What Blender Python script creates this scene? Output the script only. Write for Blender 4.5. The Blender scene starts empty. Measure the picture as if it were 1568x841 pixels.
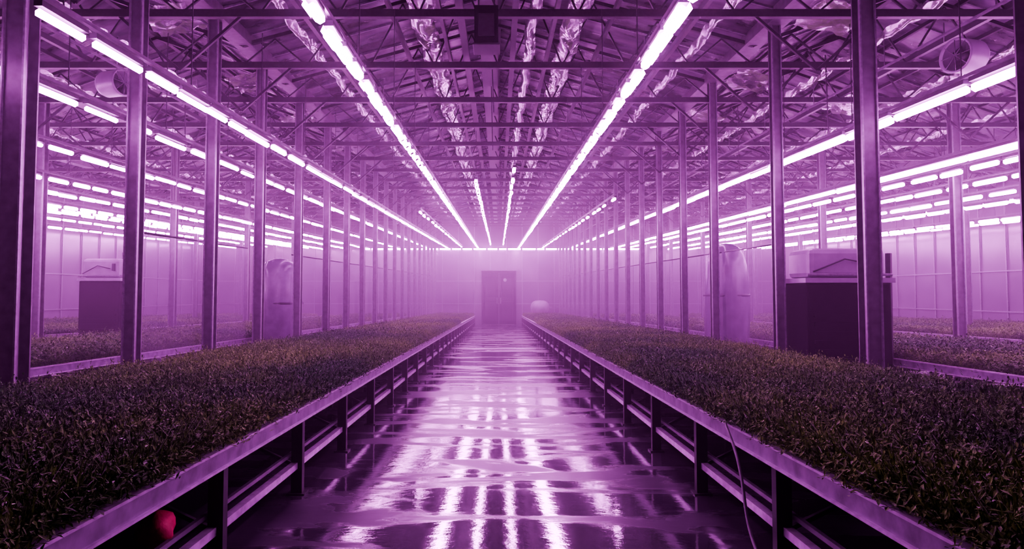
import bpy, math, random
from mathutils import Vector, Matrix
random.seed(7)
def U(a,b): return a+(b-a)*random.random()
scn=bpy.context.scene
scn.view_settings.view_transform='AgX'
scn.view_settings.look='AgX - Medium High Contrast'
scn.view_settings.exposure=.35
CAM=1.72
def fz(y): return -0.015*y            # aisle falls gently to a drain at the far end
def cz(y): return CAM+2.31+0.025*y    # lamp level
LEN=53.8
# ---------------------------------------------------------------- materials
def mat(name):
    m=bpy.data.materials.new(name); m.use_nodes=True
    nt=m.node_tree; b=nt.nodes['Principled BSDF']
    return m,nt,b
def simple(name,col,rough=.5,metal=0.,bump=0.,bscale=20.,var=.25,spec=.5):
    m,nt,b=mat(name)
    n=nt.nodes.new('ShaderNodeTexNoise'); n.inputs['Scale'].default_value=bscale; n.inputs['Detail'].default_value=4
    tc=nt.nodes.new('ShaderNodeTexCoord'); nt.links.new(tc.outputs['Object'],n.inputs['Vector'])
    r=nt.nodes.new('ShaderNodeValToRGB')
    r.color_ramp.elements[0].position=.3; r.color_ramp.elements[1].position=.7
    r.color_ramp.elements[0].color=(*[c*(1-var) for c in col],1)
    r.color_ramp.elements[1].color=(*[min(1,c*(1+var)) for c in col],1)
    nt.links.new(n.outputs['Fac'],r.inputs['Fac']); nt.links.new(r.outputs['Color'],b.inputs['Base Color'])
    b.inputs['Roughness'].default_value=rough; b.inputs['Metallic'].default_value=metal; b.inputs['Specular IOR Level'].default_value=spec
    if bump>0:
        bp=nt.nodes.new('ShaderNodeBump'); bp.inputs['Strength'].default_value=bump; bp.inputs['Distance'].default_value=.02
        nt.links.new(n.outputs['Fac'],bp.inputs['Height']); nt.links.new(bp.outputs['Normal'],b.inputs['Normal'])
    return m
def emis(name,col,s):
    m,nt,b=mat(name)
    b.inputs['Base Color'].default_value=(.8,.8,.8,1)
    b.inputs['Emission Color'].default_value=(*col,1); b.inputs['Emission Strength'].default_value=s
    return m
M_steel=simple('galvanised_steel',(.10,.09,.11),.42,.3,.1,9)
M_pipe=simple('pipe_steel',(.17,.16,.19),.4,.4)
M_dark=simple('dark_painted_steel',(.018,.016,.022),.5,.2)
M_rail=simple('aluminium_edge',(.42,.38,.45),.35,.5,.15,14)
M_web=simple('aluminium_web',(.17,.155,.19),.45,.4,.2,8,.4)
M_leg=simple('black_bench_leg',(.010,.009,.012),.55,.2)
M_foil=simple('crinkled_foil',(.7,.68,.72),.2,.9,.6,7,.15)
M_soil=simple('dark_substrate',(.012,.012,.01),.9,0,.5,40)
LC=(.97,.22,.97)
M_lamp=emis('grow_lamp_tube',LC,95)
M_lamp2=emis('grow_lamp_tube_side',LC,42)
M_lamp3=emis('grow_lamp_tube_inner',LC,60)
M_glowwing=simple('added_glow_wing',(.7,.67,.71),.5,0,0,20,.05)  # pale wings added beside the main tubes to stand in for their bloom
M_white=simple('white_enamel',(.20,.18,.22),.35,0,.05,5,.15)
M_blackbox=simple('black_housing',(.004,.0035,.005),.8,0,.1,6,.2,.03)
M_red=simple('red_cloth',(.35,.05,.05),.7,0,.5,12)
M_hose=simple('grey_hose',(.06,.055,.065),.4)
M_doorm=simple('door_paint',(.014,.010,.018),.8,0,.05,3,.15,.1)
M_glass=simple('door_window',(.008,.006,.012),.4,0,0,20,.2,.1)
M_wrap=simple('wrapping_film',(.10,.09,.12),.25,0,.5,3,.3)

def roofmat():
    m,nt,b=mat('roof_film')
    tc=nt.nodes.new('ShaderNodeTexCoord'); mp=nt.nodes.new('ShaderNodeMapping'); mp.inputs['Scale'].default_value=(.8,2.2,1)
    n=nt.nodes.new('ShaderNodeTexNoise'); n.inputs['Scale'].default_value=.9; n.inputs['Detail'].default_value=4
    nt.links.new(tc.outputs['Object'],mp.inputs['Vector']); nt.links.new(mp.outputs['Vector'],n.inputs['Vector'])
    r=nt.nodes.new('ShaderNodeValToRGB'); r.color_ramp.elements[0].color=(.03,.027,.035,1); r.color_ramp.elements[1].color=(.17,.15,.19,1)
    r.color_ramp.elements[0].position=.38; r.color_ramp.elements[1].position=.72
    nt.links.new(n.outputs['Fac'],r.inputs['Fac']); nt.links.new(r.outputs['Color'],b.inputs['Base Color'])
    bp=nt.nodes.new('ShaderNodeBump'); bp.inputs['Strength'].default_value=.4; bp.inputs['Distance'].default_value=.1
    nt.links.new(n.outputs['Fac'],bp.inputs['Height']); nt.links.new(bp.outputs['Normal'],b.inputs['Normal'])
    b.inputs['Roughness'].default_value=.25
    return m
M_roof=roofmat()
def wallmat(name,c0,c1):
    m,nt,b=mat(name)
    tc=nt.nodes.new('ShaderNodeTexCoord')
    n=nt.nodes.new('ShaderNodeTexNoise'); n.inputs['Scale'].default_value=.7; n.inputs['Detail'].default_value=5
    nt.links.new(tc.outputs['Object'],n.inputs['Vector'])
    r=nt.nodes.new('ShaderNodeValToRGB'); r.color_ramp.elements[0].color=(*c0,1); r.color_ramp.elements[1].color=(*c1,1)
    nt.links.new(n.outputs['Fac'],r.inputs['Fac']); nt.links.new(r.outputs['Color'],b.inputs['Base Color'])
    b.inputs['Roughness'].default_value=.2
    return m
M_wall=wallmat('polycarbonate_wall',(.06,.052,.07),(.14,.12,.155))
M_wallup=wallmat('gable_film',(.04,.035,.05),(.09,.08,.1))
def floormat():
    m,nt,b=mat('wet_concrete')
    L=nt.links.new
    tc=nt.nodes.new('ShaderNodeTexCoord')
    mp=nt.nodes.new('ShaderNodeMapping'); mp.inputs['Scale'].default_value=(.42,1.5,1); mp.inputs['Location'].default_value=(3.1,5.7,0)
    L(tc.outputs['Object'],mp.inputs['Vector'])
    n=nt.nodes.new('ShaderNodeTexNoise'); n.inputs['Scale'].default_value=1.1; n.inputs['Detail'].default_value=6; n.inputs['Distortion'].default_value=.7
    L(mp.outputs['Vector'],n.inputs['Vector'])
    # worn, drier strips along the slab joints
    sx=nt.nodes.new('ShaderNodeSeparateXYZ'); L(tc.outputs['Object'],sx.inputs[0])
    n4=nt.nodes.new('ShaderNodeTexNoise'); n4.inputs['Scale'].default_value=.8; n4.inputs['Detail'].default_value=5; L(tc.outputs['Object'],n4.inputs['Vector'])
    ma=nt.nodes.new('ShaderNodeMath'); ma.operation='MULTIPLY_ADD'; ma.inputs[1].default_value=1.6; L(n4.outputs['Fac'],ma.inputs[0]); L(sx.outputs['Y'],ma.inputs[2])
    mm=nt.nodes.new('ShaderNodeMath'); mm.operation='MULTIPLY'; mm.inputs[1].default_value=4.4; L(ma.outputs[0],mm.inputs[0])
    ms=nt.nodes.new('ShaderNodeMath'); ms.operation='SINE'; L(mm.outputs[0],ms.inputs[0])
    mr4=nt.nodes.new('ShaderNodeMapRange'); mr4.inputs['From Min'].default_value=.55; mr4.inputs['From Max'].default_value=.95; mr4.inputs['To Max'].default_value=.09; L(ms.outputs[0],mr4.inputs['Value'])
    add=nt.nodes.new('ShaderNodeMath'); add.operation='ADD'; L(n.outputs['Fac'],add.inputs[0]); L(mr4.outputs['Result'],add.inputs[1])
    r=nt.nodes.new('ShaderNodeValToRGB'); r.color_ramp.elements[0].position=.51; r.color_ramp.elements[1].position=.585
    r.color_ramp.elements[0].color=(.06,.06,.06,1); r.color_ramp.elements[1].color=(.36,.36,.36,1)
    L(add.outputs[0],r.inputs['Fac']); L(r.outputs['Color'],b.inputs['Roughness'])
    n2=nt.nodes.new('ShaderNodeTexNoise'); n2.inputs['Scale'].default_value=3; n2.inputs['Detail'].default_value=8
    L(tc.outputs['Object'],n2.inputs['Vector'])
    r2=nt.nodes.new('ShaderNodeValToRGB'); r2.color_ramp.elements[0].color=(.012,.010,.014,1); r2.color_ramp.elements[1].color=(.06,.052,.066,1)
    L(n2.outputs['Fac'],r2.inputs['Fac']); L(r2.outputs['Color'],b.inputs['Base Color'])
    mr=nt.nodes.new('ShaderNodeMapRange'); mr.inputs['From Min'].default_value=.51; mr.inputs['From Max'].default_value=.585; mr.inputs['To Min'].default_value=.7; mr.inputs['To Max'].default_value=.12
    L(add.outputs[0],mr.inputs['Value']); L(mr.outputs['Result'],b.inputs['Specular IOR Level'])
    mp3=nt.nodes.new('ShaderNodeMapping'); mp3.inputs['Scale'].default_value=(1.2,2.0,1)
    L(tc.outputs['Object'],mp3.inputs['Vector'])
    n3=nt.nodes.new('ShaderNodeTexNoise'); n3.inputs['Scale'].default_value=2.6; n3.inputs['Detail'].default_value=6; n3.inputs['Roughness'].default_value=.62
    L(mp3.outputs['Vector'],n3.inputs['Vector'])
    bp=nt.nodes.new('ShaderNodeBump'); bp.inputs['Strength'].default_value=.24; bp.inputs['Distance'].default_value=.009
    L(n3.outputs['Fac'],bp.inputs['Height']); L(bp.outputs['Normal'],b.inputs['Normal'])
    b.inputs['IOR'].default_value=1.6
    return m
M_floor=floormat()
def leafmat():
    m,nt,b=mat('seedling_leaf')
    g=nt.nodes.new('ShaderNodeNewGeometry')
    n=nt.nodes.new('ShaderNodeTexNoise'); n.inputs['Scale'].default_value=.28; n.inputs['Detail'].default_value=6; n.inputs['Roughness'].default_value=.7
    nt.links.new(g.outputs['Position'],n.inputs['Vector'])
    r=nt.nodes.new('ShaderNodeValToRGB'); r.color_ramp.elements[0].position=.42; r.color_ramp.elements[1].position=.66
    r.color_ramp.elements[0].color=(.015,.12,.017,1); r.color_ramp.elements[1].color=(.18,.42,.04,1)
    nt.links.new(n.outputs['Fac'],r.inputs['Fac'])
    n2=nt.nodes.new('ShaderNodeTexNoise'); n2.inputs['Scale'].default_value=40
    nt.links.new(g.outputs['Position'],n2.inputs['Vector'])
    mx=nt.nodes.new('ShaderNodeMix'); mx.data_type='RGBA'; mx.blend_type='MULTIPLY'; mx.inputs['Factor'].default_value=.85
    r3=nt.nodes.new('ShaderNodeValToRGB'); r3.color_ramp.elements[0].position=.38; r3.color_ramp.elements[1].position=.65
    r3.color_ramp.elements[0].color=(.15,.15,.15,1); r3.color_ramp.elements[1].color=(1,1,1,1)
    nt.links.new(n2.outputs['Fac'],r3.inputs['Fac'])
    nt.links.new(r.outputs['Color'],mx.inputs['A']); nt.links.new(r3.outputs['Color'],mx.inputs['B'])
    nt.links.new(mx.outputs['Result'],b.inputs['Base Color'])
    b.inputs['Roughness'].default_value=.5; b.inputs['Specular IOR Level'].default_value=.15
    return m
M_leaf=leafmat()
def plasticmat():
    m,nt,b=mat('plastic_curtain')
    b.inputs['Base Color'].default_value=(.24,.2,.26,1); b.inputs['Roughness'].default_value=.15
    t=nt.nodes.new('ShaderNodeBsdfTransparent'); t.inputs[0].default_value=(.92,.88,.95,1)
    mx=nt.nodes.new('ShaderNodeMixShader'); mx.inputs['Fac'].default_value=.24
    nt.links.new(t.outputs[0],mx.inputs[1]); nt.links.new(b.outputs[0],mx.inputs[2])
    nt.links.new(mx.outputs[0],nt.nodes['Material Output'].inputs['Surface'])
    return m
M_plast=plasticmat()

# ---------------------------------------------------------------- mesh builder
class MB:
    def __init__(s): s.v=[];s.f=[];s.mi=[];s.mats=[]
    def m(s,mt):
        if mt not in s.mats: s.mats.append(mt)
        return s.mats.index(mt)
    def face(s,pts,mt):
        i=len(s.v); s.v+= [tuple(p) for p in pts]; s.f.append(tuple(range(i,i+len(pts)))); s.mi.append(s.m(mt))
    def hexa(s,p,mt):
        i=len(s.v); s.v+=[tuple(q) for q in p]; k=s.m(mt)
        for f in ((3,2,1,0),(4,5,6,7),(0,1,5,4),(1,2,6,5),(2,3,7,6),(3,0,4,7)):
            s.f.append(tuple(i+a for a in f)); s.mi.append(k)
    def box(s,x0,x1,y0,y1,z0,z1,mt):
        s.hexa([(x0,y0,z0),(x1,y0,z0),(x1,y1,z0),(x0,y1,z0),(x0,y0,z1),(x1,y0,z1),(x1,y1,z1),(x0,y1,z1)],mt)
    def lbeam(s,x0,x1,z0,z1,y0,y1,fn,mt):
        a=fn(y0);b=fn(y1)
        s.hexa([(x0,y0,a+z0),(x1,y0,a+z0),(x1,y1,b+z0),(x0,y1,b+z0),(x0,y0,a+z1),(x1,y0,a+z1),(x1,y1,b+z1),(x0,y1,b+z1)],mt)
    def tube(s,a,b,r,mt,n=6,r2=None,cap=True):
        a=Vector(a);b=Vector(b);d=(b-a).normalized()
        u=d.cross(Vector((0,0,1)));
        if u.length<.01:u=Vector((1,0,0))
        u.normalize(); w=d.cross(u); r2=r if r2 is None else r2
        i=len(s.v);k=s.m(mt)
        for c,rr in((a,r),(b,r2)):
            for j in range(n):
                t=2*math.pi*(j+.5)/n; s.v.append(tuple(c+u*math.cos(t)*rr+w*math.sin(t)*rr))
        for j in range(n):
            j2=(j+1)%n; s.f.append((i+j,i+j2,i+n+j2,i+n+j)); s.mi.append(k)
        if cap:
            s.f.append(tuple(i+n-1-j for j in range(n))); s.mi.append(k)
            s.f.append(tuple(i+n+j for j in range(n))); s.mi.append(k)
    def lathe(s,prof,o,axis,mt,n=20):
        o=Vector(o);d=Vector(axis).normalized();u=d.orthogonal().normalized();w=d.cross(u)
        i=len(s.v);k=s.m(mt)
        for r,t in prof:
            for j in range(n):
                a=2*math.pi*j/n; s.v.append(tuple(o+d*t+u*math.cos(a)*r+w*math.sin(a)*r))
        for p in range(len(prof)-1):
            for j in range(n):
                j2=(j+1)%n; s.f.append((i+p*n+j,i+p*n+j2,i+(p+1)*n+j2,i+(p+1)*n+j)); s.mi.append(k)
    def mesh(s,name,smooth=False):
        me=bpy.data.meshes.new(name); me.from_pydata(s.v,[],s.f)
        for mt in s.mats: me.materials.append(mt)
        me.polygons.foreach_set('material_index',s.mi)
        if smooth: me.polygons.foreach_set('use_smooth',[True]*len(s.f))
        me.update(); return me
    def obj(s,name,smooth=False,parent=None,loc=None,bevel=0):
        o=bpy.data.objects.new(name,s.mesh(name,smooth)); scn.collection.objects.link(o)
        if parent:o.parent=parent
        if loc:o.location=loc
        if bevel:
            b=o.modifiers.new('b','BEVEL'); b.width=bevel; b.segments=2; b.limit_method='ANGLE'
        return o
def empty(name,loc=(0,0,0)):
    e=bpy.data.objects.new(name,None); e.location=loc; scn.collection.objects.link(e); e.empty_display_size=.1; return e
def inst(me,name,loc,parent=None,rot=(0,0,0),sc=(1,1,1)):
    o=bpy.data.objects.new(name,me); o.location=loc;o.rotation_euler=rot;o.scale=sc
    if parent:o.parent=parent
    scn.collection.objects.link(o); return o

W=23.0; Y0=-3.0
# ---------------------------------------------------------------- shell
b=MB(); b.lbeam(-W,W,-.2,0,Y0,LEN,fz,M_floor); b.obj('floor')
GUT=4.7-2.31; RID=6.1-2.31
spans=[(-23,-17),(-17,-11),(-11,-5),(-5,5),(5,11),(11,17),(17,23)]
b=MB()
for a,c in spans:
    m_=(a+c)/2; rd=RID if c-a>6 else RID-.3
    for (x0,z0,x1,z1) in((a,GUT,m_,rd),(m_,rd,c,GUT)):
        b.face([(x0,Y0,cz(Y0)+z0),(x0,LEN,cz(LEN)+z0),(x1,LEN,cz(LEN)+z1),(x1,Y0,cz(Y0)+z1)],M_roof)
b.obj('ceiling')
b=MB()
for a,c in spans:
    m_=(a+c)/2; rd=RID if c-a>6 else RID-.3
    y=Y0+.5
    while y<LEN:
        for s_ in(a,c):
            b.tube((s_,y,cz(y)+GUT-.02),(m_,y,cz(y)+rd-.02),.024,M_pipe,4,cap=False)
        y+=1.25
    b.lbeam(m_-.06,m_+.06,rd-.14,rd-.02,Y0,LEN,cz,M_dark)
    for t in(.33,.66):
        for s_ in(a,c):
            x=s_+(m_-s_)*t; z=GUT+(rd-GUT)*t
            b.lbeam(x-.03,x+.03,z-.12,z-.04,Y0,LEN,cz,M_dark)
b.obj('roof_glazing_bars')
b=MB()
for x in(-17,-11,-5,5,11,17):
    b.lbeam(x-.14,x+.14,GUT-.16,GUT+.02,Y0,LEN,cz,M_steel)
    b.lbeam(x-.18,x-.14,GUT-.16,GUT+.1,Y0,LEN,cz,M_steel); b.lbeam(x+.14,x+.18,GUT-.16,GUT+.1,Y0,LEN,cz,M_steel)
b.obj('roof_gutters')

def wall(name,p0,p1,seam):
    b=MB(); p0=Vector(p0);p1=Vector(p1);L=(p1-p0).length; n=int(L/seam)
    d=(p1-p0)/n; nrm=Vector((-(p1-p0).y,(p1-p0).x,0)).normalized()
    for i in range(n):
        a=p0+d*i;c=p0+d*(i+1)
        za=cz(a.y)+.25;zc=cz(c.y)+.25
        b.face([(a.x,a.y,-.9),(c.x,c.y,-.9),(c.x,c.y,zc),(a.x,a.y,za)],M_wall)
        b.face([(a.x,a.y,za),(c.x,c.y,zc),(c.x,c.y,zc+RID-.2),(a.x,a.y,za+RID-.2)],M_wallup)
    o=b.obj(name)
    b=MB()
    for i in range(n+1):
        a=p0+d*i+nrm*.05
        b.tube((a.x,a.y,-.8),(a.x,a.y,cz(a.y)+GUT-.05),.035,M_pipe,4)
    for z in(.9,2.75):
        a=p0+nrm*.06;c=p1+nrm*.06; b.tube((a.x,a.y,z),(c.x,c.y,z),.04,M_pipe,4)
    b.obj('frame',parent=o)
wall('wall_back',(W,LEN,0),(-W,LEN,0),1.3)
wall('wall_left',(-W,LEN,0),(-W,Y0,0),1.6)
wall('wall_right',(W,Y0,0),(W,LEN,0),1.6)
wall('wall_front',(-W,Y0,0),(W,Y0,0),1.6)

# ---------------------------------------------------------------- door (far wall)
e=empty('door_1',(0.05,LEN-.12,fz(LEN)))
b=MB(); w=1.42;h=4.4
b.box(-w-.0,-w+.14,-.12,.1,0,h,M_doorm);b.box(w-.14,w,-.12,.1,0,h,M_doorm);b.box(-w,w,-.12,.1,h-.16,h,M_doorm)
b.box(-w-.06,w+.06,-.16,.1,h,h+.08,M_steel)
b.obj('frame',parent=e)
b=MB()
for x0,x1 in((-1.28,-.03),(.03,1.28)):
    b.box(x0,x1,-.02,.06,.04,h-.18,M_doorm)
    b.box(x0+.15,x1-.15,-.05,-.02,.25,1.9,M_doorm)
    b.box(x0+.18,x1-.18,-.045,-.02,2.25,3.9,M_glass)
b.obj('leaves',parent=e,bevel=.01)
b=MB(); 
b.tube((-.15,-.12,1.7),(-.15,-.12,2.2),.03,M_pipe);b.tube((.15,-.12,1.7),(.15,-.12,2.2),.03,M_pipe)
b.lathe([(.0,-.09),(.14,-.09),(.14,0)],(.5,0,3.65),(0,1,0),M_white)
b.obj('handles',parent=e)

# ---------------------------------------------------------------- columns
def colmesh(name,h,w=.2):
    b=MB(); t=.02
    b.box(-w/2,w/2,-w*.42,-w*.42+t,0,h,M_steel); b.box(-w/2,w/2,w*.42-t,w*.42,0,h,M_steel)
    b.box(-t/1.5,t/1.5,-w*.42+t,w*.42-t,0,h,M_steel)
    b.box(-w/2,-w/2+t,-w*.42-.03,-w*.42,0,h,M_pipe); b.box(w/2-t,w/2,-w*.42-.03,-w*.42,0,h,M_pipe)
    b.box(-w*.9,w*.9,-w*.9,w*.9,0,.03,M_steel)
    return b
def column(x,y,w=.2):
    z0=fz(y); h=cz(y)+GUT-.16-z0
    o=colmesh('support_column',h,w).obj('support_column'); o.location=(x,y,z0); return o
ly=[6.75,8.95,11.35,13.65,16.3,19.0]
while ly[-1]<LEN-3: ly.append(ly[-1]+2.5)
ry=[6.0,8.8,11.65,15.1,17.6,20.2]
while ry[-1]<LEN-3: ry.append(ry[-1]+2.5)
for y in ly: column(-5,y,.24 if y<7 else .18)
for y in ry: column(5,y,.22 if y<9 else .17)
for sx in(-1,1):
    y=9.2
    while y<LEN-2:
        column(sx*11.05,y,.2)
        if y>15: column(sx*17,y+1.5,.2)
        y+=6.5
# ---------------------------------------------------------------- trusses
y=7.6
BC=4.15-2.31
while y<LEN-1:
    b=MB(); z=cz(y)
    b.box(-W,W,y-.05,y+.05,z+BC-.06,z+BC+.06,M_dark)
    for a,c in spans:
        m_=(a+c)/2; rd=RID if c-a>6 else RID-.3
        n=8 if c-a>6 else 4
        for i in range(n):
            x0=a+(c-a)*i/n;x1=a+(c-a)*(i+1)/n; xm=(x0+x1)/2
            zt=GUT-.2+(rd-GUT)*(1-abs(xm-m_)/((c-a)/2))
            b.tube((x0,y,z+BC),(xm,y,z+zt),.022,M_dark,4,cap=False); b.tube((xm,y,z+zt),(x1,y,z+BC),.022,M_dark,4,cap=False)
        b.tube((a,y,z+GUT-.15),(m_,y,z+rd-.17),.05,M_dark,4); b.tube((c,y,z+GUT-.15),(m_,y,z+rd-.17),.05,M_dark,4)
    for x in(-11,-5,5,11):
        for s_ in(-1,1):
            b.tube((x,y,z+BC-.9),(x+s_*1.0,y,z+BC),.03,M_dark,4)
    b.obj('roof_truss')
    y+=2.5
b=MB()
for x,zz,wd in((-.62,4.3,.12),(-.18,4.4,.34),(.28,4.35,.1),(.95,4.3,.07),(-.95,4.3,.06),(-1.75,4.3,.06),(1.9,4.3,.06),(-3.2,4.3,.08),(3.3,4.3,.08),(-8,4.2,.08),(8,4.2,.08)):
    b.lbeam(x-wd/2,x+wd/2,zz-2.31,zz-2.31+.1,Y0,LEN,cz,M_dark)
b.obj('ceiling_service_beams')
b=MB()
for x,zz in((-2.4,3.6),(2.5,3.7),(-6.3,3.5),(6.6,3.6)):
    b.tube((x,Y0+.1,cz(Y0)+zz-2.31),(x,LEN-.1,cz(LEN)+zz-2.31),.025,M_steel,6)
    y=6.
    while y<LEN-1:
        b.tube((x,y,cz(y)+zz-2.31),(x,y,cz(y)+BC),.008,M_steel,4); y+=2.5
b.obj('irrigation_pipes')

# ---------------------------------------------------------------- folded foil screens
def foilstrip(x,w,zz,y0,y1,name='thermal_screen',amp=.07):
    b=MB(); ny=int((y1-y0)/.12); nx=5; k=b.m(M_foil)
    for i in range(ny+1):
        y=y0+(y1-y0)*i/ny
        for j in range(nx+1):
            t=j/nx
            z=cz(y)+zz-2.31+amp*math.sin(y*9+2*math.sin(y*1.7+j))*.5-amp*1.5*math.sin(math.pi*t)+U(-.02,.02)
            b.v.append((x+w*(t-.5)+.03*math.sin(y*3.1),y,z))
    for i in range(ny):
        for j in range(nx):
            a=i*(nx+1)+j; b.f.append((a,a+1,a+nx+2,a+nx+1)); b.mi.append(k)
    return b.obj(name,True)
foilstrip(-1.32,.42,4.55,5,LEN-.5)
foilstrip(1.35,.38,4.55,5,LEN-.5)
foilstrip(.6,.2,4.5,8,LEN-.5)
for x in(-3.7,3.9,-7.4,7.3,-10.2,10.3,-14,14): foilstrip(x,.18,4.6,6,LEN-.5)
def foilbunch(cx,cy,sx,sy):
    b=MB(); nx=8;ny=10;k=b.m(M_foil)
    for i in range(ny+1):
        for j in range(nx+1):
            b.v.append(((j/nx-.5)*sx+U(-.03,.03),(i/ny-.5)*sy+U(-.03,.03),.2*(j/nx-.5)*(1 if cx<0 else -1)+U(-.04,.04)))
    for i in range(ny):
        for j in range(nx):
            a=i*(nx+1)+j; b.f.append((a,a+1,a+nx+2,a+nx+1)); b.mi.append(k)
    b.obj('gathered_foil_screen',True,loc=(cx,cy,cz(cy)+4.42-2.31))
for k,yy in enumerate([10.9,14.5,18,22,27,33]):
    foilbunch(5.7,yy,.9,1.1); foilbunch(-5.6,yy+.1,.8,1.0)
foilbunch(-8.6,15.5,1.,1.3);foilbunch(8.9,16.5,1.,1.3)

# ---------------------------------------------------------------- lamp rows
def lamprow(x,y0,y1,lmp,gap,r,mt,dz=0,name='grow_light_row',jit=.3,wing=0):
    b=MB(); y=y0
    b.lbeam(x-.03,x+.03,.14+dz,.18+dz,y0,y1,cz,M_steel)
    while y<y1:
        l=lmp*(1+U(-jit,jit)); ye=min(y+l,y1); zz=dz+U(-.015,.015)
        xo=U(-.015,.015); rr=r*U(.85,1.15)
        b.tube((x+xo,y,cz(y)+zz),(x+xo,ye,cz(ye)+zz),rr,mt,6,cap=False)
        b.lbeam(x-r*.9,x+r*.9,r*.9+dz+.015,r*.9+.07+dz,y-.03,ye+.03,cz,M_dark)
        if wing:  # added wings, not a fixture part; tube light on them imitates a halo
            for s_ in(-1,1):
                xa=x+s_*r*.9;xb=x+s_*(r+wing); z1=r+.03+dz;z2=dz+r*.2
                b.face([(xa,y-.02,cz(y)+z1),(xb,y-.02,cz(y)+z2),(xb,ye+.02,cz(ye)+z2),(xa,ye+.02,cz(ye)+z1)],M_glowwing)
        y=ye+gap*U(.5,1.6)
    yy=y0+.3
    while yy<y1:
        b.tube((x,yy,cz(yy)+.18+dz),(x,yy,cz(yy)+BC),.008,M_dark,4,cap=False); yy+=2.5
    return b.obj(name)
lamprow(-1.6,4.6,LEN-.9,.29,.27,.050,M_lamp,wing=.025)
lamprow(1.6,4.6,LEN-.9,.35,.22,.053,M_lamp,wing=.025)
lamprow(-.62,18,LEN-.9,.4,.7,.05,M_lamp3,.35)
lamprow(.40,16,LEN-.9,.35,.9,.045,M_lamp3,.35)
for x in(-4.0,-5.6,-8.0,-10.5,-12.2,-13.9,-15.4,-16.6,-18.8,-21.3):
    lamprow(x,5.6,LEN-.9,.75,.22,.042 if x>-9 else .05,M_lamp2,0 if x>-9 else U(-.15,.2))
for x in(5.75,9.1,10.6,12.4,13.8,15.4,16.6,19,21.4):
    lamprow(x,5.2,LEN-.9,1.3 if x<10 else .9,.1 if x<10 else .25,.055,M_lamp2,0 if x<10 else U(-.15,.2))
lamprow(3.6,20,LEN-.9,.5,.9,.04,M_lamp3,.1)
lamprow(-2.9,24,LEN-.9,.5,.9,.04,M_lamp3,.1)
b=MB(); x=-11.
while x<11:
    z=cz(LEN-.6); l=U(.5,1.1)
    b.tube((x,LEN-.6,z),(x+l,LEN-.6,z),.06,M_lamp2,6,cap=False); b.box(x,x+l,LEN-.68,LEN-.52,z+.07,z+.13,M_dark); x+=l+.15
b.obj('end_grow_light_row')

# ---------------------------------------------------------------- benches
def bench(x0,x1,side,y0,y1,name='plant_bench'):
    b=MB(); L=lambda a,c,z0,z1,mt:b.lbeam(min(a,c),max(a,c),z0,z1,y0,y1,fz,mt)
    s=side
    L(x0,x0+s*.03,.67,.77,M_web)
    L(x0-s*.015,x0+s*.06,.77,.785,M_rail)
    L(x0-s*.02,x0+s*.05,.655,.67,M_rail)
    L(x1,x1-s*.035,.66,.78,M_rail)
    L(x0+s*.04,x1-s*.04,.66,.74,M_soil)
    L(x0+s*.03,x0+s*.09,.23,.285,M_rail); L(x0+s*.10,x0+s*.13,.33,.36,M_steel)
    L(x1-s*.09,x1-s*.03,.22,.29,M_steel)
    y=y0+.6
    while y<y1:
        g=fz(y)
        for xx in(x0+s*.04,x1-s*.1,(x0+x1)/2):
            b.box(xx-.05,xx+.05,y-.035,y+.035,g,g+.66,M_leg); b.box(xx-.08,xx+.08,y-.07,y+.07,g,g+.015,M_leg)
        b.box(min(x0,x1)+.05,max(x0,x1)-.05,y-.03,y+.03,g+.58,g+.655,M_leg)
        b.tube((x0+s*.06,y,g+.25),(x0+s*.8,y,g+.6),.02,M_leg,4)
        y+=1.7
    return b.obj(name)
BE=LEN-3.4
bench(-1.78,-4.75,-1,.3,BE); bench(1.80,4.75,1,.3,BE)
bench(-6.75,-10.8,-1,.3,BE); bench(6.75,10.8,1,.3,BE)
bench(-13.5,-22.4,-1,.3,BE); bench(13.5,22.4,1,.3,BE)

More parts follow.
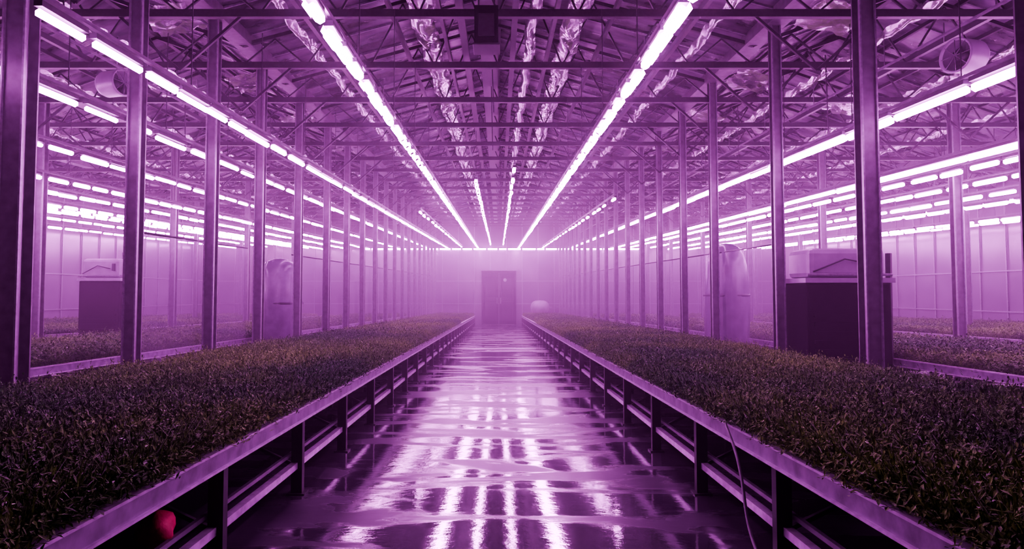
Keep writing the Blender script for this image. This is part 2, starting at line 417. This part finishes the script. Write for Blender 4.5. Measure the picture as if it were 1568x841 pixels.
# ---------------------------------------------------------------- seedlings
def tile(n,leaf,name,sx=1.,sy=1.,hmin=.08,hmax=.2,edge=False):
    b=MB(); k=b.m(M_leaf)
    for _ in range(n):
        x=U(-.5,.5)*sx;y=U(-.5,.5)*sy;h=U(hmin,hmax)*(1+.6*(U(0,1)**6))
        h*=1+.22*math.sin(x*17+2)*math.sin(y*13+1)
        lean=U(0,.5);a0=U(0,6.28)
        if edge: lean=U(.3,1.2); a0=U(-.9,.9)+math.pi; 
        dx=math.cos(a0)*lean*h;dy=math.sin(a0)*lean*h
        top=Vector((x+dx,y+dy,h*(1 if not edge else U(.3,.9)))); base=Vector((x,y,0 if not edge else .05))
        w=.003; i=len(b.v); b.v+=[(base.x-w,base.y,base.z),(base.x+w,base.y,base.z),tuple(top)]; b.f.append((i,i+1,i+2)); b.mi.append(k)
        for q in range(random.randint(4,6)):
            t=U(.4,1); p=base.lerp(top,t); a=U(0,6.28); el=U(-.2,1.35)
            d=Vector((math.cos(a)*math.cos(el),math.sin(a)*math.cos(el),math.sin(el)))
            sd=d.cross(Vector((0,0,1))).normalized()*leaf*U(.12,.26); l=leaf*U(.7,1.6)
            i=len(b.v)
            b.v+=[tuple(p),tuple(p+d*l*.5+sd),tuple(p+d*l-Vector((0,0,leaf*.15))),tuple(p+d*l*.5-sd)]
            b.f.append((i,i+1,i+2,i+3)); b.mi.append(k)
        if U(0,1)<.25:   # slender grassy blade
            a=U(0,6.28) if not edge else a0; hb=U(.16,.27); ln=U(.03,.12); ww=U(.002,.004)
            px=Vector((-math.sin(a),math.cos(a),0))*ww; dd=Vector((math.cos(a),math.sin(a),0))*ln
            m1=base+dd*.3+Vector((0,0,hb*.6)); tp=base+dd+Vector((0,0,hb))
            i=len(b.v); b.v+=[tuple(base-px),tuple(base+px),tuple(m1+px),tuple(m1-px),tuple(tp)]
            b.f+=[(i,i+1,i+2,i+3),(i+3,i+2,i+4)]; b.mi+=[k,k]
    return b.mesh(name)
near=[tile(3400,.04,'seedling_tile_mesh',hmin=.09,hmax=.2) for _ in range(3)]
far=[tile(1300,.055,'seedling_tile_far_mesh') for _ in range(2)]
edge=[tile(380,.04,'seedling_edge_mesh',.12,1.,.08,.22,True) for _ in range(2)]
def bed(x0,x1,side,wide=False):
    e=empty('seedling_bed',((x0+x1)/2,LEN/2,.7))
    inv=Vector(e.location)
    xs=sorted((x0,x1)); n=3 if not wide else max(1,round((xs[1]-xs[0])/1.5)); step=(xs[1]-xs[0])/n
    y=.8 if not wide else 5.
    ty=1.5 if wide else 1.
    while y<BE-ty*.4:
        for q in range(n):
            x=xs[0]+step*(q+.5)
            me=random.choice(near if (y<16 and not wide) else far)
            inst(me,'seedling_tile',Vector((x,y,fz(y)+.73))-inv,e,(0,0,random.choice((0,math.pi))),(step*1.03,ty*1.03,U(.9,1.1)))
        if not wide and y<30:
            inst(random.choice(edge),'seedling_edge',Vector((x0+side*.03,y,fz(y)+.74))-inv,e,(0,0,0 if side>0 else math.pi))
        y+=ty
bed(-1.88,-4.72,-1); bed(1.90,4.72,1)
bed(-6.85,-10.7,-1,True); bed(6.85,10.7,1,True)
bed(-13.6,-22.3,-1,True); bed(13.6,22.3,1,True)

# ---------------------------------------------------------------- plastic curtains along column lines
def curtain(x,y0,y1,z1=2.5):
    b=MB(); k=b.m(M_plast); n=int((y1-y0)/.15)
    for i in range(n+1):
        y=y0+(y1-y0)*i/n; xx=x+.02*math.sin(y*3)+U(-.003,.003)
        b.v+=[(xx,y,fz(y)+.02),(xx+U(-.005,.005),y,z1+.012*y)]
    for i in range(n): b.f.append((2*i,2*i+2,2*i+3,2*i+1)); b.mi.append(k)
    b.tube((x,y0,z1+.012*y0),(x,y1,z1+.012*y1),.015,M_dark,6)
    b.obj('plastic_curtain',True)
curtain(-5.2,9.05,13.5); curtain(-5.2,16.4,52); curtain(5.2,11.95,15.0); curtain(5.2,15.2,52)

# ---------------------------------------------------------------- air heater units
def heater(x,y,w,d,h,name='air_heater_unit'):
    e=empty(name,(x,y,fz(y)))
    b=MB(); b.box(-w/2,w/2,-d/2,d/2,.12,h*.78,M_blackbox)
    for sx in(-1,1):
        for sy in(-1,1): b.box(sx*w*.42-.05,sx*w*.42+.05,sy*d*.4-.05,sy*d*.4+.05,0,.12,M_leg)
    b.obj('cabinet',parent=e,bevel=.03)
    b=MB()
    for i in range(9):
        z=.3+i*.15; b.box(-w*.42,w*.42,-d/2-.025,-d/2+.01,z,z+.06,M_blackbox)
    b.obj('louvres',parent=e)
    b=MB(); b.box(-w*.46,w*.46,-d*.46,d*.46,h*.81,h,M_white)
    b.obj('hood',parent=e,bevel=.09)
    b=MB(); b.box(-w/2-.04,w/2+.04,-d/2-.05,d/2+.05,h*.78,h*.81,M_white)
    b.tube((-w*.5,-d*.53,h*.83),(w*.5,-d*.53,h*.83),.022,M_pipe)
    b.tube((w/2+.05,-d*.3,.4),(w/2+.07,-d*.3,h*.97),.05,M_dark); b.tube((w*.3,0,h*.98),(w*.3,0,h*1.07),.05,M_steel)
    b.tube((-w*.42,-d/2-.0,h*.85),(-w*.05,-d/2-.02,h*.93),.014,M_dark); b.tube((-w*.05,-d/2-.02,h*.93),(w*.25,-d/2,h*.90),.012,M_dark)
    b.box(w*.3,w*.36,-d/2-.02,-d/2+.06,h*.88,h*.95,M_dark)
    b.obj('fittings',parent=e)
heater(5.88,11.4,1.42,.9,2.66)
heater(-12.15,20.5,1.25,1.2,3.1)
b=MB(); n=20;k=b.m(M_wrap)
prof=[(.55,0),(.6,.5),(.62,1.2),(.6,1.9),(.56,2.4),(.5,2.65),(.36,2.85),(.18,2.93),(.01,2.95)]
for r,z in prof:
    for j in range(n):
        a=2*math.pi*j/n; rr=r*(1+.06*math.sin(5*a+z*2)+U(-.015,.015)); b.v.append((rr*math.cos(a),rr*math.sin(a)*1.1,z))
for p in range(len(prof)-1):
    for j in range(n): b.f.append((p*n+j,p*n+(j+1)%n,(p+1)*n+(j+1)%n,(p+1)*n+j)); b.mi.append(k)
for z in(.6,1.7): b.lathe([(.64,z),(.67,z+.03),(.64,z+.06)],(0,0,0),(0,0,1),M_dark,20)
tk=b.mesh('covered_water_tank',True)
inst(tk,'covered_water_tank',(-5.98,17.8,fz(17.8))); inst(tk,'covered_water_tank',(6.0,17.2,fz(17.2)),sc=(.9,.9,1.12))
b=MB(); prof=[(0.01,0)]+[(.75*math.sin(a)**.6,.55*(1-math.cos(a))) for a in [i*math.pi/10 for i in range(1,10)]]+[(.01,1.1)]
b.lathe(prof,(3.3,LEN-2.0,fz(LEN)+.9),(0,0,1),M_white,18)
b.box(2.6,4.0,LEN-2.6,LEN-1.3,fz(LEN)+.03,fz(LEN)+.92,M_dark)
b.obj('wrapped_bale',True)

# circulation fans
def fan(x,y,z,ax=(0,1,0),r=.33):
    b=MB(); b.lathe([(r*.9,0),(r*1.05,-.03),(r,.03),(r,.35),(r*.85,.42),(r*.8,.42),(r*.88,.3),(r*.9,0)],(0,0,0),ax,M_white,24)
    b.lathe([(.0,.1),(.08,.1),(.09,.3),(0,.3)],(0,0,0),ax,M_dark,12)
    b.lathe([(.0,.4),(r*.5,.41),(r*.85,.41)],(0,0,0),ax,M_white,20)
    A=Vector(ax).normalized();u=A.orthogonal().normalized();w=A.cross(u)
    for i in range(5):
        a=i*2*math.pi/5; d=u*math.cos(a)+w*math.sin(a); s=A.cross(d); c=A*.2
        b.face([c+d*.07+s*.03,c+d*r*.85+s*.1+A*.04,c+d*r*.85-s*.06-A*.04,c+d*.07-s*.03],M_dark)
    for i in range(8):
        a=i*math.pi/4; d=u*math.cos(a)+w*math.sin(a); b.tube(A*-.02,A*-.02+d*r*.95,.006,M_steel,4)
    b.tube((-.15,A.y*.2,r*.9),(-.15,A.y*.2,cz(y)+BC-z),.01,M_steel,4); b.tube((.15,A.y*.2,r*.9),(.15,A.y*.2,cz(y)+BC-z),.01,M_steel,4)
    b.obj('circulation_fan',True,loc=(x,y,z))
fan(7.4,10.4,CAM+3.85,(1,.25,0),.27)
fan(-6.4,11.0,CAM+3.6,(-1,.3,0),.22)
b=MB(); y=9.8; z=cz(y)+3.5-2.31
b.box(-.36,.0,y-.2,y+.2,z,z+.58,M_blackbox); b.box(-.38,.02,y-.22,y+.22,z-.03,z,M_dark); b.box(-.3,-.06,y-.215,y-.2,z+.1,z+.45,M_dark)
b.tube((-.3,y,z+.58),(-.3,y,z+.9),.015,M_dark); b.tube((-.06,y,z+.58),(-.06,y,z+.9),.015,M_dark)
b.obj('hanging_heater_box',bevel=.01)
b=MB()
for x,y,l in((-.15,14,1.4),(.05,20,1.6),(-.12,12.7,.9),(6.1,12,1.6),(-6.8,14,1.4),(9.2,20,2.),(-9,18,2.),(3.0,22,1.2),(-3.1,19,1.3),(7.6,17.5,1.7),(13,26,2.5),(-14,26,2.5)):
    b.tube((x,y,cz(y)+BC),(x+.03,y,cz(y)+BC-l),.012,M_dark,4)
b.obj('drop_cables')
def curve(name,pts,r,mt):
    c=bpy.data.curves.new(name,'CURVE'); c.dimensions='3D'; c.bevel_depth=r; c.bevel_resolution=3
    s=c.splines.new('NURBS'); s.points.add(len(pts)-1)
    for p,q in zip(s.points,pts): p.co=(*q,1)
    s.use_endpoint_u=True; s.order_u=4
    o=bpy.data.objects.new(name,c); c.materials.append(mt); scn.collection.objects.link(o); return o
curve('hanging_hose',[(1.82,5.25,.72),(1.76,5.15,.74),(1.74,5.0,.68),(1.72,4.8,.6),(1.70,4.6,.42),(1.66,4.45,.22),(1.64,4.2,.02),(1.6,3.6,-.04),(1.62,3.0,-.03)],.011,M_hose)
b=MB(); k=b.m(M_red); n=14
for i in range(9):
    ph=math.pi*i/8
    for j in range(n):
        a=2*math.pi*j/n; r=.1*math.sin(ph)*(1+.25*math.sin(3*a+i))*(1+U(-.12,.12))+.001
        b.v.append((r*math.cos(a),r*math.sin(a),.11*(1-math.cos(ph))))
for i in range(8):
    for j in range(n): b.f.append((i*n+j,i*n+(j+1)%n,(i+1)*n+(j+1)%n,(i+1)*n+j)); b.mi.append(k)
b.obj('red_cloth_bundle',True,loc=(-2.0,3.9,fz(3.9)+.285))
b=MB(); b.lbeam(-2.5,-1.88,.255,.28,2.9,5.2,fz,M_dark); b.obj('under_bench_shelf')

# ---------------------------------------------------------------- humid air (mist layer under the screens)
b=MB(); ya=3.0; yb=LEN-.05
b.hexa([(-W+.1,ya,-1),(W-.1,ya,-1),(W-.1,yb,-1),(-W+.1,yb,-1),(-W+.1,ya,cz(ya)+.5),(W-.1,ya,cz(ya)+.5),(W-.1,yb,cz(yb)+.5),(-W+.1,yb,cz(yb)+.5)],M_dark)
o=b.obj('humid_air')
m=bpy.data.materials.new('humid_air'); m.use_nodes=True; nt=m.node_tree; nt.nodes.clear()
out=nt.nodes.new('ShaderNodeOutputMaterial'); vs=nt.nodes.new('ShaderNodeVolumeScatter')
vs.inputs['Color'].default_value=(1,.88,1,1); vs.inputs['Density'].default_value=.0066; vs.inputs['Anisotropy'].default_value=.62
nt.links.new(vs.outputs[0],out.inputs['Volume'])
o.data.materials.clear(); o.data.materials.append(m)

# ---------------------------------------------------------------- world, camera
w=bpy.data.worlds.new('night'); scn.world=w; w.use_nodes=True
w.node_tree.nodes['Background'].inputs[0].default_value=(.12,.05,.16,1); w.node_tree.nodes['Background'].inputs[1].default_value=.3
c=bpy.data.cameras.new('camera'); c.lens=36*1000/1568; c.shift_x=.0134; c.shift_y=-.0091; c.clip_end=200
co=bpy.data.objects.new('camera',c); co.location=(0,0,CAM); co.rotation_euler=(math.radians(92.5),0,0)
scn.collection.objects.link(co); scn.camera=co
